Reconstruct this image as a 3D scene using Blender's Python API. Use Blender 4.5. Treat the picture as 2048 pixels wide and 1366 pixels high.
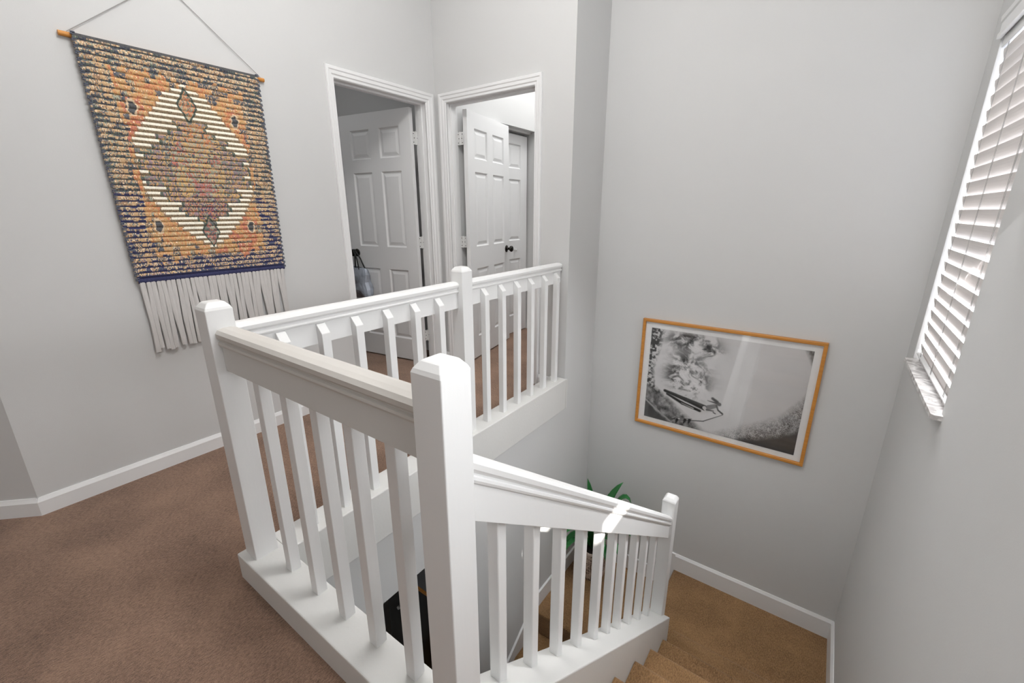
import bpy, bmesh, math, random
import numpy as np
from mathutils import Vector, Matrix

for o in list(bpy.data.objects):
    bpy.data.objects.remove(o, do_unlink=True)
scene = bpy.context.scene
COL = scene.collection
R = math.radians

# ------------------------------------------------------------------ camera
YAW, PITCH, ROLL = R(35.8816), R(16.5905), R(-0.12726)
fw = Vector((-math.sin(YAW), math.cos(YAW), 0)); rt = Vector((math.cos(YAW), math.sin(YAW), 0)); up = Vector((0, 0, 1))
fwd = fw * math.cos(PITCH) - up * math.sin(PITCH)
upv = up * math.cos(PITCH) + fw * math.sin(PITCH)
rt2 = rt * math.cos(ROLL) + upv * math.sin(ROLL)
up2 = -rt * math.sin(ROLL) + upv * math.cos(ROLL)
camd = bpy.data.cameras.new('camera')
camd.sensor_width = 36.0
camd.lens = 865.965 / 2048 * 36.0
camd.clip_start = 0.02
cam = bpy.data.objects.new('camera', camd)
cam.matrix_world = Matrix(((rt2.x, up2.x, -fwd.x, 0), (rt2.y, up2.y, -fwd.y, 0), (rt2.z, up2.z, -fwd.z, 1.26), (0, 0, 0, 1)))
COL.objects.link(cam)
scene.camera = cam

# ------------------------------------------------------------------ view, world, lights
vs = scene.view_settings
vs.view_transform = 'Standard'
vs.look = 'None'
vs.gamma = 1.0
vs.use_curve_mapping = False
vs.exposure = 0.90

world = bpy.data.worlds.new('sky')
scene.world = world
world.use_nodes = True
bg = world.node_tree.nodes['Background']
bg.inputs[0].default_value = (0.80, 0.88, 1.0, 1)
bg.inputs[1].default_value = 3.0

def area(name, loc, direction, sx, sy, power, color=(1, 1, 1), spread=180):
    d = bpy.data.lights.new(name, 'AREA')
    d.shape = 'RECTANGLE'; d.size = sx; d.size_y = sy; d.energy = power; d.color = color
    d.spread = R(spread)
    o = bpy.data.objects.new(name, d)
    o.location = loc
    o.rotation_euler = Vector(direction).to_track_quat('-Z', 'Z').to_euler()
    COL.objects.link(o)
    return o

sund = bpy.data.lights.new('sun', 'SUN')
sund.energy = 9.0
sund.angle = R(0.6)
sund.color = (1.0, 0.96, 0.9)
sun = bpy.data.objects.new('sun', sund)
sun.rotation_euler = Vector((-1, 0.91, -1.30)).to_track_quat('-Z', 'Y').to_euler()
sun.location = (3, 0, 4)
COL.objects.link(sun)

filld = bpy.data.lights.new('stairwell_fill', 'POINT')  # added fill without a fixture, evens out the stairwell walls
filld.energy = 36; filld.shadow_soft_size = 0.22; filld.color = (1.0, 0.99, 0.98)
pl = bpy.data.objects.new('stairwell_fill', filld); pl.location = (-0.92, 0.95, 3.08); COL.objects.link(pl)
area('hall_ceiling_fill', (-1.75, 0.95, 3.20), (0.50, 0.05, -1), 1.0, 2.0, 8, (1.0, 0.99, 0.975))  # added area fill near the ceiling, tilted towards the stairwell
area('hall_end_fill', (-1.3, -4.3, 1.5), (0, 1, -0.03), 1.8, 1.3, 13, (1.0, 0.97, 0.94))  # added fill, no window built here; brightens faces turned to the viewer
area('window_daylight', (0.38, 0.60, 1.42), (-1, 0.55, -0.30), 0.36, 0.9, 6, (0.96, 0.98, 1.0))
area('blind_daylight', (0.35, 2.30, 1.15), (-0.75, -0.45, -1), 0.38, 0.8, 6.5, (0.97, 0.98, 1.0), 110)
area('bright_room_light', (-1.95, 3.75, 3.1), (0, 0, -1), 0.7, 1.2, 14, (1.0, 1.0, 1.0))
area('dim_room_light', (-3.6, 1.5, 3.0), (0, 0, -1), 0.6, 0.6, 2.8, (1.0, 1.0, 1.0))
area('lower_floor_light', (-2.0, 0.3, -0.4), (0, 0, -1), 0.5, 0.5, 0.6, (1.0, 0.95, 0.9))

# ------------------------------------------------------------------ helpers
def s2l(c):
    return tuple(((v / 255.0) / 12.92 if v / 255.0 <= 0.04045 else ((v / 255.0 + 0.055) / 1.055) ** 2.4) for v in c)

def new_mat(name):
    m = bpy.data.materials.new(name); m.use_nodes = True
    nt = m.node_tree
    return m, nt, nt.nodes['Principled BSDF']

def paint(name, col, rough=0.6, bump=0.02, scale=180, var=0.03, stretch=(1, 1, 1), spec=0.35):
    m, nt, p = new_mat(name)
    tc = nt.nodes.new('ShaderNodeTexCoord'); mp = nt.nodes.new('ShaderNodeMapping'); mp.inputs['Scale'].default_value = stretch
    nt.links.new(tc.outputs['Object'], mp.inputs['Vector'])
    n = nt.nodes.new('ShaderNodeTexNoise'); n.inputs['Scale'].default_value = scale; n.inputs['Detail'].default_value = 3
    nt.links.new(mp.outputs[0], n.inputs['Vector'])
    b = nt.nodes.new('ShaderNodeBump'); b.inputs['Strength'].default_value = bump; b.inputs['Distance'].default_value = 0.01
    nt.links.new(n.outputs['Fac'], b.inputs['Height']); nt.links.new(b.outputs[0], p.inputs['Normal'])
    n2 = nt.nodes.new('ShaderNodeTexNoise'); n2.inputs['Scale'].default_value = 2.2; n2.inputs['Detail'].default_value = 5
    nt.links.new(tc.outputs['Object'], n2.inputs['Vector'])
    mx = nt.nodes.new('ShaderNodeMixRGB')
    mx.inputs[1].default_value = tuple(v * (1 - var) for v in col) + (1,)
    mx.inputs[2].default_value = tuple(min(1, v * (1 + var)) for v in col) + (1,)
    nt.links.new(n2.outputs['Fac'], mx.inputs[0]); nt.links.new(mx.outputs[0], p.inputs['Base Color'])
    p.inputs['Roughness'].default_value = rough
    p.inputs['Specular IOR Level'].default_value = spec
    return m

def carpet(name, dark, light):
    m, nt, p = new_mat(name)
    tc = nt.nodes.new('ShaderNodeTexCoord')
    mp = nt.nodes.new('ShaderNodeMapping'); mp.inputs['Rotation'].default_value = (0, 0, R(14)); mp.inputs['Scale'].default_value = (2.8, 0.9, 1.0)
    nt.links.new(tc.outputs['Object'], mp.inputs['Vector'])
    fine = nt.nodes.new('ShaderNodeTexNoise'); fine.inputs['Scale'].default_value = 85; fine.inputs['Detail'].default_value = 4; fine.inputs['Roughness'].default_value = 0.65
    nt.links.new(mp.outputs[0], fine.inputs['Vector'])
    pat = nt.nodes.new('ShaderNodeTexNoise'); pat.inputs['Scale'].default_value = 3.0; pat.inputs['Detail'].default_value = 6; pat.inputs['Roughness'].default_value = 0.6
    nt.links.new(tc.outputs['Object'], pat.inputs['Vector'])
    speck = nt.nodes.new('ShaderNodeTexNoise'); speck.inputs['Scale'].default_value = 420; speck.inputs['Detail'].default_value = 2
    nt.links.new(tc.outputs['Object'], speck.inputs['Vector'])
    a = nt.nodes.new('ShaderNodeMath'); a.operation = 'MULTIPLY_ADD'; a.inputs[1].default_value = 0.85; a.inputs[2].default_value = -0.05
    nt.links.new(fine.outputs['Fac'], a.inputs[0])
    b = nt.nodes.new('ShaderNodeMath'); b.operation = 'MULTIPLY_ADD'; b.inputs[1].default_value = 0.55
    nt.links.new(pat.outputs['Fac'], b.inputs[0]); nt.links.new(a.outputs[0], b.inputs[2])
    c = nt.nodes.new('ShaderNodeMath'); c.operation = 'MULTIPLY_ADD'; c.inputs[1].default_value = 0.55
    nt.links.new(speck.outputs['Fac'], c.inputs[0]); nt.links.new(b.outputs[0], c.inputs[2])
    ramp = nt.nodes.new('ShaderNodeValToRGB')
    ramp.color_ramp.elements[0].position = 0.55; ramp.color_ramp.elements[0].color = dark + (1,)
    ramp.color_ramp.elements[1].position = 1.2; ramp.color_ramp.elements[1].color = light + (1,)
    ramp.color_ramp.elements[1].position = 1.0
    sub = nt.nodes.new('ShaderNodeMath'); sub.operation = 'SUBTRACT'; sub.inputs[1].default_value = 0.12
    nt.links.new(c.outputs[0], sub.inputs[0]); nt.links.new(sub.outputs[0], ramp.inputs[0])
    nt.links.new(ramp.outputs[0], p.inputs['Base Color'])
    add = nt.nodes.new('ShaderNodeMath'); add.operation = 'ADD'
    nt.links.new(fine.outputs['Fac'], add.inputs[0]); nt.links.new(speck.outputs['Fac'], add.inputs[1])
    bp = nt.nodes.new('ShaderNodeBump'); bp.inputs['Strength'].default_value = 0.6; bp.inputs['Distance'].default_value = 0.012
    nt.links.new(add.outputs[0], bp.inputs['Height']); nt.links.new(bp.outputs[0], p.inputs['Normal'])
    p.inputs['Roughness'].default_value = 0.95; p.inputs['Specular IOR Level'].default_value = 0.1
    p.inputs['Sheen Weight'].default_value = 0.15
    return m

def wood(name, c1, c2, axis=2, rough=0.45):
    m, nt, p = new_mat(name)
    tc = nt.nodes.new('ShaderNodeTexCoord'); mp = nt.nodes.new('ShaderNodeMapping')
    sc = [60, 60, 60]; sc[axis] = 3; mp.inputs['Scale'].default_value = sc
    nt.links.new(tc.outputs['Object'], mp.inputs['Vector'])
    n = nt.nodes.new('ShaderNodeTexNoise'); n.inputs['Scale'].default_value = 1.5; n.inputs['Detail'].default_value = 4
    nt.links.new(mp.outputs[0], n.inputs['Vector'])
    mx = nt.nodes.new('ShaderNodeMixRGB'); mx.inputs[1].default_value = c1 + (1,); mx.inputs[2].default_value = c2 + (1,)
    nt.links.new(n.outputs['Fac'], mx.inputs[0]); nt.links.new(mx.outputs[0], p.inputs['Base Color'])
    p.inputs['Roughness'].default_value = rough
    return m

def plain(name, col, rough=0.5, metal=0.0):
    return_m, nt, p = new_mat(name)
    n = nt.nodes.new('ShaderNodeTexNoise'); n.inputs['Scale'].default_value = 40
    mx = nt.nodes.new('ShaderNodeMixRGB'); mx.inputs[1].default_value = tuple(v * .93 for v in col) + (1,); mx.inputs[2].default_value = tuple(min(1, v * 1.07) for v in col) + (1,)
    nt.links.new(n.outputs['Fac'], mx.inputs[0]); nt.links.new(mx.outputs[0], p.inputs['Base Color'])
    p.inputs['Roughness'].default_value = rough; p.inputs['Metallic'].default_value = metal
    return return_m

def attr_mat(name, rough=0.9, spec=0.2):
    m, nt, p = new_mat(name)
    a = nt.nodes.new('ShaderNodeAttribute'); a.attribute_name = 'Col'
    nt.links.new(a.outputs['Color'], p.inputs['Base Color'])
    p.inputs['Roughness'].default_value = rough; p.inputs['Specular IOR Level'].default_value = spec
    return m

M = {}
M['wall'] = paint('wall_paint', (0.62, 0.62, 0.615), 0.75, 0.03, 220, 0.02)
M['ceiling'] = paint('ceiling_paint', (0.75, 0.75, 0.74), 0.9, 0.05, 120, 0.02)
M['white'] = paint('white_gloss_paint', (0.80, 0.80, 0.795), 0.38, 0.02, 90, 0.02, (1, 1, 0.15), 0.45)
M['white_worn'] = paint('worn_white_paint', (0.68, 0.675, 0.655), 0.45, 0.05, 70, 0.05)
M['rail_taupe'] = paint('taupe_white_paint', (0.62, 0.595, 0.56), 0.5, 0.04, 60, 0.06)  # greyer, warmer white for one handrail
M['trim'] = paint('white_trim_paint', (0.80, 0.80, 0.80), 0.4, 0.01, 60, 0.015)
M['door'] = paint('white_door_paint', (0.78, 0.78, 0.78), 0.42, 0.02, 140, 0.015, (1, 1, 0.08))
M['carpet'] = carpet('hall_carpet', s2l((84, 62, 50)), s2l((176, 142, 120)))
M['carpet2'] = carpet('stair_carpet', s2l((98, 68, 40)), s2l((180, 140, 96)))
M['oak'] = wood('honey_oak', s2l((172, 108, 40)), s2l((214, 150, 70)), 0)
M['pine'] = wood('dowel_wood', s2l((190, 120, 45)), s2l((220, 155, 75)), 1)
M['bronze'] = plain('dark_bronze', (0.03, 0.027, 0.024), 0.3, 0.9)
M['steel'] = plain('painted_hinge', (0.72, 0.72, 0.71), 0.35, 0.2)
M['screw'] = plain('dark_screw', (0.05, 0.05, 0.05), 0.5, 0.5)
M['string'] = plain('grey_cord', (0.35, 0.34, 0.33), 0.9)
M['fringe'] = plain('pale_grey_yarn', s2l((204, 201, 199)), 0.95)
M['black'] = plain('black_gloss', (0.006, 0.006, 0.006), 0.18)
M['greytop'] = plain('grey_laminate', (0.25, 0.26, 0.27), 0.4)
M['mat'] = plain('white_mat_board', (0.82, 0.82, 0.815), 0.8)
M['print'] = attr_mat('photo_print', 0.5, 0.3)
M['weave'] = attr_mat('woven_wool', 0.95, 0.1)
M['strap'] = plain('black_strap', (0.01, 0.01, 0.01), 0.6)

def glass_mat():
    m, nt, p = new_mat('picture_glass')
    out = nt.nodes['Material Output']
    tr = nt.nodes.new('ShaderNodeBsdfTransparent'); gl = nt.nodes.new('ShaderNodeBsdfGlossy'); gl.inputs['Roughness'].default_value = 0.03
    lw = nt.nodes.new('ShaderNodeLayerWeight'); pw = nt.nodes.new('ShaderNodeMath'); pw.operation = 'POWER'; pw.inputs[1].default_value = 4.5
    fr = nt.nodes.new('ShaderNodeMath'); fr.operation = 'MULTIPLY_ADD'; fr.inputs[1].default_value = 0.55; fr.inputs[2].default_value = 0.045
    nt.links.new(lw.outputs['Facing'], pw.inputs[0]); nt.links.new(pw.outputs[0], fr.inputs[0])
    mx = nt.nodes.new('ShaderNodeMixShader')
    nt.links.new(fr.outputs[0], mx.inputs[0]); nt.links.new(tr.outputs[0], mx.inputs[1]); nt.links.new(gl.outputs[0], mx.inputs[2])
    nt.links.new(mx.outputs[0], out.inputs['Surface'])
    return m
M['glass'] = glass_mat()

def slat_mat():
    m, nt, p = new_mat('translucent_slat')
    out = nt.nodes['Material Output']
    tc = nt.nodes.new('ShaderNodeTexCoord'); mp = nt.nodes.new('ShaderNodeMapping'); mp.inputs['Scale'].default_value = (300, 2, 300)
    nt.links.new(tc.outputs['Object'], mp.inputs['Vector'])
    n = nt.nodes.new('ShaderNodeTexNoise'); n.inputs['Scale'].default_value = 1.0
    nt.links.new(mp.outputs[0], n.inputs['Vector'])
    mxc = nt.nodes.new('ShaderNodeMixRGB'); mxc.inputs[1].default_value = (0.74, 0.70, 0.68, 1); mxc.inputs[2].default_value = (0.82, 0.79, 0.77, 1)
    nt.links.new(n.outputs['Fac'], mxc.inputs[0])
    d = nt.nodes.new('ShaderNodeBsdfDiffuse'); t = nt.nodes.new('ShaderNodeBsdfTranslucent'); mx = nt.nodes.new('ShaderNodeMixShader')
    nt.links.new(mxc.outputs[0], d.inputs[0]); nt.links.new(mxc.outputs[0], t.inputs[0])
    mx.inputs[0].default_value = 0.12
    nt.links.new(d.outputs[0], mx.inputs[1]); nt.links.new(t.outputs[0], mx.inputs[2]); nt.links.new(mx.outputs[0], out.inputs['Surface'])
    return m
M['slat'] = slat_mat()

def marble():
    m, nt, p = new_mat('veined_marble')
    tc = nt.nodes.new('ShaderNodeTexCoord')
    n = nt.nodes.new('ShaderNodeTexNoise'); n.inputs['Scale'].default_value = 14; n.inputs['Detail'].default_value = 8; n.inputs['Distortion'].default_value = 1.6
    nt.links.new(tc.outputs['Object'], n.inputs['Vector'])
    r = nt.nodes.new('ShaderNodeValToRGB')
    r.color_ramp.elements[0].position = 0.40; r.color_ramp.elements[0].color = (0.42, 0.40, 0.39, 1)
    r.color_ramp.elements[1].position = 0.56; r.color_ramp.elements[1].color = (0.74, 0.72, 0.71, 1)
    nt.links.new(n.outputs['Fac'], r.inputs[0]); nt.links.new(r.outputs[0], p.inputs['Base Color'])
    p.inputs['Roughness'].default_value = 0.2
    return m
M['marble'] = marble()

def bag_mat():
    m, nt, p = new_mat('silver_clear_plastic')
    tc = nt.nodes.new('ShaderNodeTexCoord')
    n = nt.nodes.new('ShaderNodeTexNoise'); n.inputs['Scale'].default_value = 9; n.inputs['Detail'].default_value = 3
    nt.links.new(tc.outputs['Object'], n.inputs['Vector'])
    r = nt.nodes.new('ShaderNodeValToRGB')
    r.color_ramp.elements[0].position = 0.35; r.color_ramp.elements[0].color = (0.22, 0.22, 0.25, 1)
    r.color_ramp.elements[1].position = 0.65; r.color_ramp.elements[1].color = (0.62, 0.68, 0.78, 1)
    nt.links.new(n.outputs['Fac'], r.inputs[0]); nt.links.new(r.outputs[0], p.inputs['Base Color'])
    p.inputs['Roughness'].default_value = 0.18; p.inputs['Metallic'].default_value = 0.55
    return m
M['bag'] = bag_mat()

def pot_mat():
    m, nt, p = new_mat('woven_basket_pattern')
    tc = nt.nodes.new('ShaderNodeTexCoord')
    v = nt.nodes.new('ShaderNodeTexVoronoi'); v.inputs['Scale'].default_value = 62; v.inputs['Randomness'].default_value = 0.25
    nt.links.new(tc.outputs['Object'], v.inputs['Vector'])
    r = nt.nodes.new('ShaderNodeValToRGB')
    r.color_ramp.elements[0].position = 0.34; r.color_ramp.elements[0].color = (0.055, 0.03, 0.02, 1)
    r.color_ramp.elements[1].position = 0.46; r.color_ramp.elements[1].color = (0.62, 0.50, 0.42, 1)
    nt.links.new(v.outputs['Distance'], r.inputs[0]); nt.links.new(r.outputs[0], p.inputs['Base Color'])
    p.inputs['Roughness'].default_value = 0.8
    return m
M['pot'] = pot_mat()

def leaf_mat():
    m, nt, p = new_mat('green_leaf')
    tc = nt.nodes.new('ShaderNodeTexCoord')
    n = nt.nodes.new('ShaderNodeTexNoise'); n.inputs['Scale'].default_value = 12
    nt.links.new(tc.outputs['Object'], n.inputs['Vector'])
    mx = nt.nodes.new('ShaderNodeMixRGB'); mx.inputs[1].default_value = (0.012, 0.10, 0.025, 1); mx.inputs[2].default_value = (0.03, 0.22, 0.05, 1)
    nt.links.new(n.outputs['Fac'], mx.inputs[0]); nt.links.new(mx.outputs[0], p.inputs['Base Color'])
    p.inputs['Roughness'].default_value = 0.35
    return m
M['leaf'] = leaf_mat()

def box(bm, x0, x1, y0, y1, z0, z1):
    x0, x1 = min(x0, x1), max(x0, x1); y0, y1 = min(y0, y1), max(y0, y1); z0, z1 = min(z0, z1), max(z0, z1)
    v = [bm.verts.new(c) for c in ((x0, y0, z0), (x1, y0, z0), (x1, y1, z0), (x0, y1, z0), (x0, y0, z1), (x1, y0, z1), (x1, y1, z1), (x0, y1, z1))]
    for f in ((3, 2, 1, 0), (4, 5, 6, 7), (0, 1, 5, 4), (1, 2, 6, 5), (2, 3, 7, 6), (3, 0, 4, 7)):
        bm.faces.new([v[i] for i in f])

def prism(bm, pts, fn0, fn1):
    """pts: 2D outline; fn0/fn1 map a 2D point to the two end positions"""
    a = [bm.verts.new(fn0(p)) for p in pts]; b = [bm.verts.new(fn1(p)) for p in pts]
    n = len(pts)
    bm.faces.new(a); bm.faces.new(list(reversed(b)))
    for i in range(n):
        bm.faces.new((a[i], b[i], b[(i + 1) % n], a[(i + 1) % n]))

def tube(bm, pts, rad, seg=6):
    rings = []
    pts = [Vector(p) for p in pts]
    for i, p in enumerate(pts):
        t = (pts[min(i + 1, len(pts) - 1)] - pts[max(i - 1, 0)]).normalized()
        s = t.cross(Vector((0.3, 0.2, 1)) if abs(t.z) < 0.9 else Vector((1, 0.1, 0))).normalized(); u = s.cross(t)
        r = rad[i] if isinstance(rad, (list, tuple)) else rad
        rings.append([bm.verts.new(p + (s * math.cos(2 * math.pi * k / seg) + u * math.sin(2 * math.pi * k / seg)) * r) for k in range(seg)])
    for a, b in zip(rings, rings[1:]):
        for k in range(seg):
            bm.faces.new((a[k], a[(k + 1) % seg], b[(k + 1) % seg], b[k]))
    bm.faces.new(list(reversed(rings[0]))); bm.faces.new(rings[-1])

def lathe(bm, prof, seg=24, mat=None):
    rings = []
    for r, z in prof:
        rings.append([bm.verts.new((r * math.cos(2 * math.pi * k / seg), r * math.sin(2 * math.pi * k / seg), z)) for k in range(seg)])
    for a, b in zip(rings, rings[1:]):
        for k in range(seg):
            bm.faces.new((a[k], a[(k + 1) % seg], b[(k + 1) % seg], b[k]))
    bm.faces.new(list(reversed(rings[0]))); bm.faces.new(rings[-1])
    if mat is not None:
        bmesh.ops.transform(bm, matrix=mat, verts=bm.verts)

def mesh_of(name, bm, mat, bevel=0, smooth=False, segs=2):
    bmesh.ops.recalc_face_normals(bm, faces=bm.faces)
    if bevel:
        es = [e for e in bm.edges if e.is_manifold and e.calc_face_angle(0) > R(25)]
        bmesh.ops.bevel(bm, geom=es, offset=bevel, segments=segs, affect='EDGES', profile=0.5, clamp_overlap=True)
    me = bpy.data.meshes.new(name); bm.to_mesh(me); bm.free()
    me.materials.append(mat)
    if smooth:
        me.polygons.foreach_set('use_smooth', [True] * len(me.polygons))
    return me

def obj(name, bm, mat, parent=None, bevel=0, smooth=False, segs=2):
    o = bpy.data.objects.new(name, mesh_of(name, bm, mat, bevel, smooth, segs))
    COL.objects.link(o)
    if parent: setparent(o, parent)
    return o

def setparent(o, p):
    o.parent = p
    o.matrix_parent_inverse = world_of(p).inverted()

def world_of(o):
    if o.parent:
        return world_of(o.parent) @ o.matrix_parent_inverse @ o.matrix_basis
    return o.matrix_basis.copy()

def link_copy(src, parent, matrix):
    c = src.copy(); COL.objects.link(c)
    c.matrix_basis = matrix
    if parent: setparent(c, parent)
    return c

def thing(name, label, cat, loc=(0, 0, 0), group=None, kind=None):
    o = bpy.data.objects.new(name, None); COL.objects.link(o)
    o.location = loc; o.empty_display_size = 0.1
    o['label'] = label; o['category'] = cat
    if group: o['group'] = group
    if kind: o['kind'] = kind
    return o

def tag(o, label, cat, group=None, kind=None):
    o['label'] = label; o['category'] = cat
    if group: o['group'] = group
    if kind: o['kind'] = kind
    return o

def struct(o, label=None, cat=None):
    o['kind'] = 'structure'
    if label: o['label'] = label
    if cat: o['category'] = cat
    return o

def sobj(name, boxes, mat, label, cat, bevel=0):
    bm = bmesh.new()
    for b in boxes: box(bm, *b)
    return struct(obj(name, bm, mat, None, bevel), label, cat)

# ------------------------------------------------------------------ key dimensions (metres, z = 0 on the upper floor)
XA, YB, XE, YC, XD = -2.604, 2.618, -1.42, 3.083, 0.433
CZ = 3.3                      # ceiling
ZL, ZL2, ZF = -1.52, -1.72, -2.92   # landing, lower landing, lower floor
D1 = (1.765, 2.510); DH = 2.035     # door 1 opening along y, head height
D2 = (-2.488, -1.705)               # door 2 opening along x
W1 = (2.11, 2.905, 0.525, 1.965)    # window 1 : y0 y1 z0 z1
W2 = (0.23, 0.90, 0.85, 1.965)      # window 2 (beside the camera)
CY = 0.095                          # corner where the angled wall starts

# ------------------------------------------------------------------ shell
sobj('floor', [(-2.604, -1.47, -4.5, 2.618, -0.3, 0), (-1.47, 0.433, -4.5, 0.50, -0.3, 0), (-4.2, -2.604, -4.5, CY + 0.02, -0.3, 0),
               (-4.6, -2.604, 0.9, 2.73, -0.3, 0), (-2.7, -1.53, 2.618, 4.6, -0.3, 0)], M['carpet'],
     'brown carpeted upper hallway floor beside the white railing', 'floor')
sobj('ceiling', [(-4.8, 0.65, -4.7, 4.8, CZ, CZ + 0.1)], M['ceiling'], 'flat white ceiling over hallway and stairwell', 'ceiling')
TH = 0.11
sobj('wall_left', [(XA - TH, XA, CY, D1[0] - 0.02, 0, CZ), (XA - TH, XA, D1[1] + 0.02, YB, 0, CZ), (XA - TH, XA, D1[0] - 0.02, D1[1] + 0.02, DH + 0.02, CZ)],
     M['wall'], 'grey painted wall behind the woven tapestry', 'wall')
bm = bmesh.new()
s = math.sqrt(.5)
prism(bm, [(XA, CY), (XA - 2.2 * s, CY - 2.2 * s), (XA - 2.3 * s, CY - 2.1 * s), (XA - TH, CY + 0.05), (XA - 0.02, CY + 0.05)], lambda p: (p[0], p[1], 0), lambda p: (p[0], p[1], CZ))
struct(obj('wall_angled', bm, M['wall']), 'shaded grey wall angling away at the far left edge', 'wall')
sobj('wall_hall_back', [(-4.3, 0.6, -4.6, -4.5, 0, CZ)], M['wall'], 'grey hallway wall behind the viewer', 'wall')
sobj('wall_hall_side', [(-4.3, -4.16, -4.5, -1.3, 0, CZ)], M['wall'], 'grey hallway end wall out of view at left', 'wall')
sobj('wall_back', [(XA, D2[0] - 0.02, YB, YB + TH, 0, CZ), (D2[1] + 0.02, XE, YB, YB + TH, 0, CZ), (D2[0] - 0.02, D2[1] + 0.02, YB, YB + TH, DH + 0.02, CZ)],
     M['wall'], 'grey wall around the bright bedroom doorway', 'wall')
sobj('wall_stair_side', [(XE - TH, XE, YB + TH, YC, 0, CZ), (XE - TH, XE, 1.46, YC, ZF, 0), (XE - TH, XE, 0.45, 1.46, -0.49, -0.02), (XE - TH, XE, -0.2, 0.45, ZF, -0.3)],
     M['wall'], 'grey stairwell wall running down beneath the upper railing', 'wall')
sobj('wall_far', [(XE - TH, XD + 0.2, YC, YC + TH, ZF, CZ)], M['wall'], 'tall grey stairwell wall with the framed surf photograph', 'wall')
XO = XD + 0.16
sobj('wall_right', [(XD, XO, -4.5, W2[0], ZF, CZ), (XD, XO, W2[0], W2[1], ZF, W2[2]), (XD, XO, W2[0], W2[1], W2[3], CZ), (XD, XO, W2[1], W1[0], ZF, CZ),
                    (XD, XO, W1[0], W1[1], ZF, W1[2]), (XD, XO, W1[0], W1[1], W1[3], CZ), (XD, XO, W1[1], YC, ZF, CZ)],
     M['wall'], 'grey wall on the right with the blind covered window', 'wall')
# rooms behind the doors
sobj('wall_dim_room', [(-4.7, -4.6, 0.8, 2.83, -0.3, CZ), (-4.6, XA - TH, 0.8, 0.9, 0, CZ), (-4.6, XA - TH, 2.73, 2.83, 0, CZ)], M['wall'], 'shadowed grey walls of the room behind the left doorway', 'wall')
CLX = -2.55
sobj('wall_bright_room', [(-2.72, -2.497, YB + TH + 0.001, 2.93, 0, CZ), (-2.72, CLX, 2.93, 3.20, 0, CZ), (-2.72, CLX, 3.95, 4.6, 0, CZ), (-2.72, CLX, 3.20, 3.95, 2.02, CZ), (-2.82, -2.72, YB + TH, 4.6, 0, CZ),  # first box is an added block that darkens the open door's hinge gap
                          (-2.82, -1.42, 4.6, 4.7, -0.3, CZ), (XE - TH, XE, YC + TH, 4.6, -0.3, CZ)], M['wall'], 'bright white walls of the bedroom behind the right doorway', 'wall')
# lower storey
sobj('floor_lower', [(-2.8, XD, -0.3, YC, ZF - 0.1, ZF)], M['carpet2'], 'dark lower storey floor seen through the balusters', 'floor')
sobj('wall_lower', [(-2.8, -2.7, -0.3, YC, ZF, -0.3), (-2.7, XE - TH, YC - 0.5, YC - 0.4, ZF, -0.3), (-2.7, XD, -0.3, -0.2, ZF, -0.3)], M['wall'], 'shadowed grey walls of the lower storey room', 'wall')
# wall that carries the upper flight
def capz(y): return 0.055 - 0.775 * (y - 0.668)
bm = bmesh.new()
prism(bm, [(0.60, ZF), (0.60, capz(0.60) - 0.32), (2.36, capz(2.36) - 0.32), (2.36, ZF)], lambda p: (-0.575, p[0], p[1]), lambda p: (-0.452, p[0], p[1]))
struct(obj('wall_stringer', bm, M['wall']), 'grey wall under the sloping stair curb', 'wall')

# ------------------------------------------------------------------ baseboards
def base_profile(h, t):
    return [(0, 0), (t, 0), (t, h - 0.018), (t * 0.55, h - 0.006), (t * 0.35, h), (0, h)]
def baseboard(name, a, b, nrm, z, h, t, label, mat='trim'):
    bm = bmesh.new()
    a = Vector(a); b = Vector(b); n = Vector(nrm)
    prism(bm, base_profile(h, t), lambda p: (a.x + n.x * p[0], a.y + n.y * p[0], z + p[1]), lambda p: (b.x + n.x * p[0], b.y + n.y * p[0], z + p[1]))
    return struct(obj(name, bm, M[mat]), label, 'baseboard')
baseboard('baseboard_left', (XA, CY - 0.0055), (XA, D1[0] - 0.058), (1, 0), 0, 0.082, 0.014, 'white baseboard along the wall under the tapestry')
baseboard('baseboard_angled', (XA + 0.0042, CY + 0.0042), (XA - 2 * s, CY - 2 * s), (s, -s), 0, 0.082, 0.014, 'white baseboard on the angled wall at the left edge')
baseboard('baseboard_back', (D2[1] + 0.06, YB), (XE, YB), (0, -1), 0, 0.082, 0.014, 'short white baseboard right of the bright doorway')
baseboard('baseboard_corner', (XA, YB), (D2[0] - 0.07, YB), (0, -1), 0, 0.082, 0.014, 'tiny white baseboard between the two door casings')
baseboard('baseboard_far', (XD, YC), (-0.605, YC), (0, -1), ZL, 0.148, 0.016, 'white baseboard along the landing below the framed photograph')
baseboard('baseboard_right', (XD, 2.20), (XD, YC), (-1, 0), ZL, 0.148, 0.016, 'white baseboard on the right wall of the landing')
bm = bmesh.new()
prism(bm, [(-0.605, ZL2), (-0.605, ZL + 0.148), (-0.70, ZL + 0.148), (-0.80, ZL2 + 0.13), (XE, ZL2 + 0.13), (XE, ZL2)], lambda p: (p[0], YC, p[1]), lambda p: (p[0], YC - 0.016, p[1]))
struct(obj('baseboard_far_lower', bm, M['trim']), 'white baseboard stepping down behind the potted plant', 'baseboard')
bm = bmesh.new()
ss = 0.72
prism(bm, [(YC, ZL2), (YC, ZL2 + 0.13), (2.28, ZL2 + 0.13), (1.47, ZL2 + 0.13 - 0.81 * ss), (1.47, ZL2 - 0.16 - 0.81 * ss), (2.16, ZL2 - 0.16), (2.16, ZL2)], lambda p: (XE, p[0], p[1]), lambda p: (XE + 0.016, p[0], p[1]))
struct(obj('baseboard_stair', bm, M['trim']), 'white skirting board sloping down the lower stair wall', 'baseboard')

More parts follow.
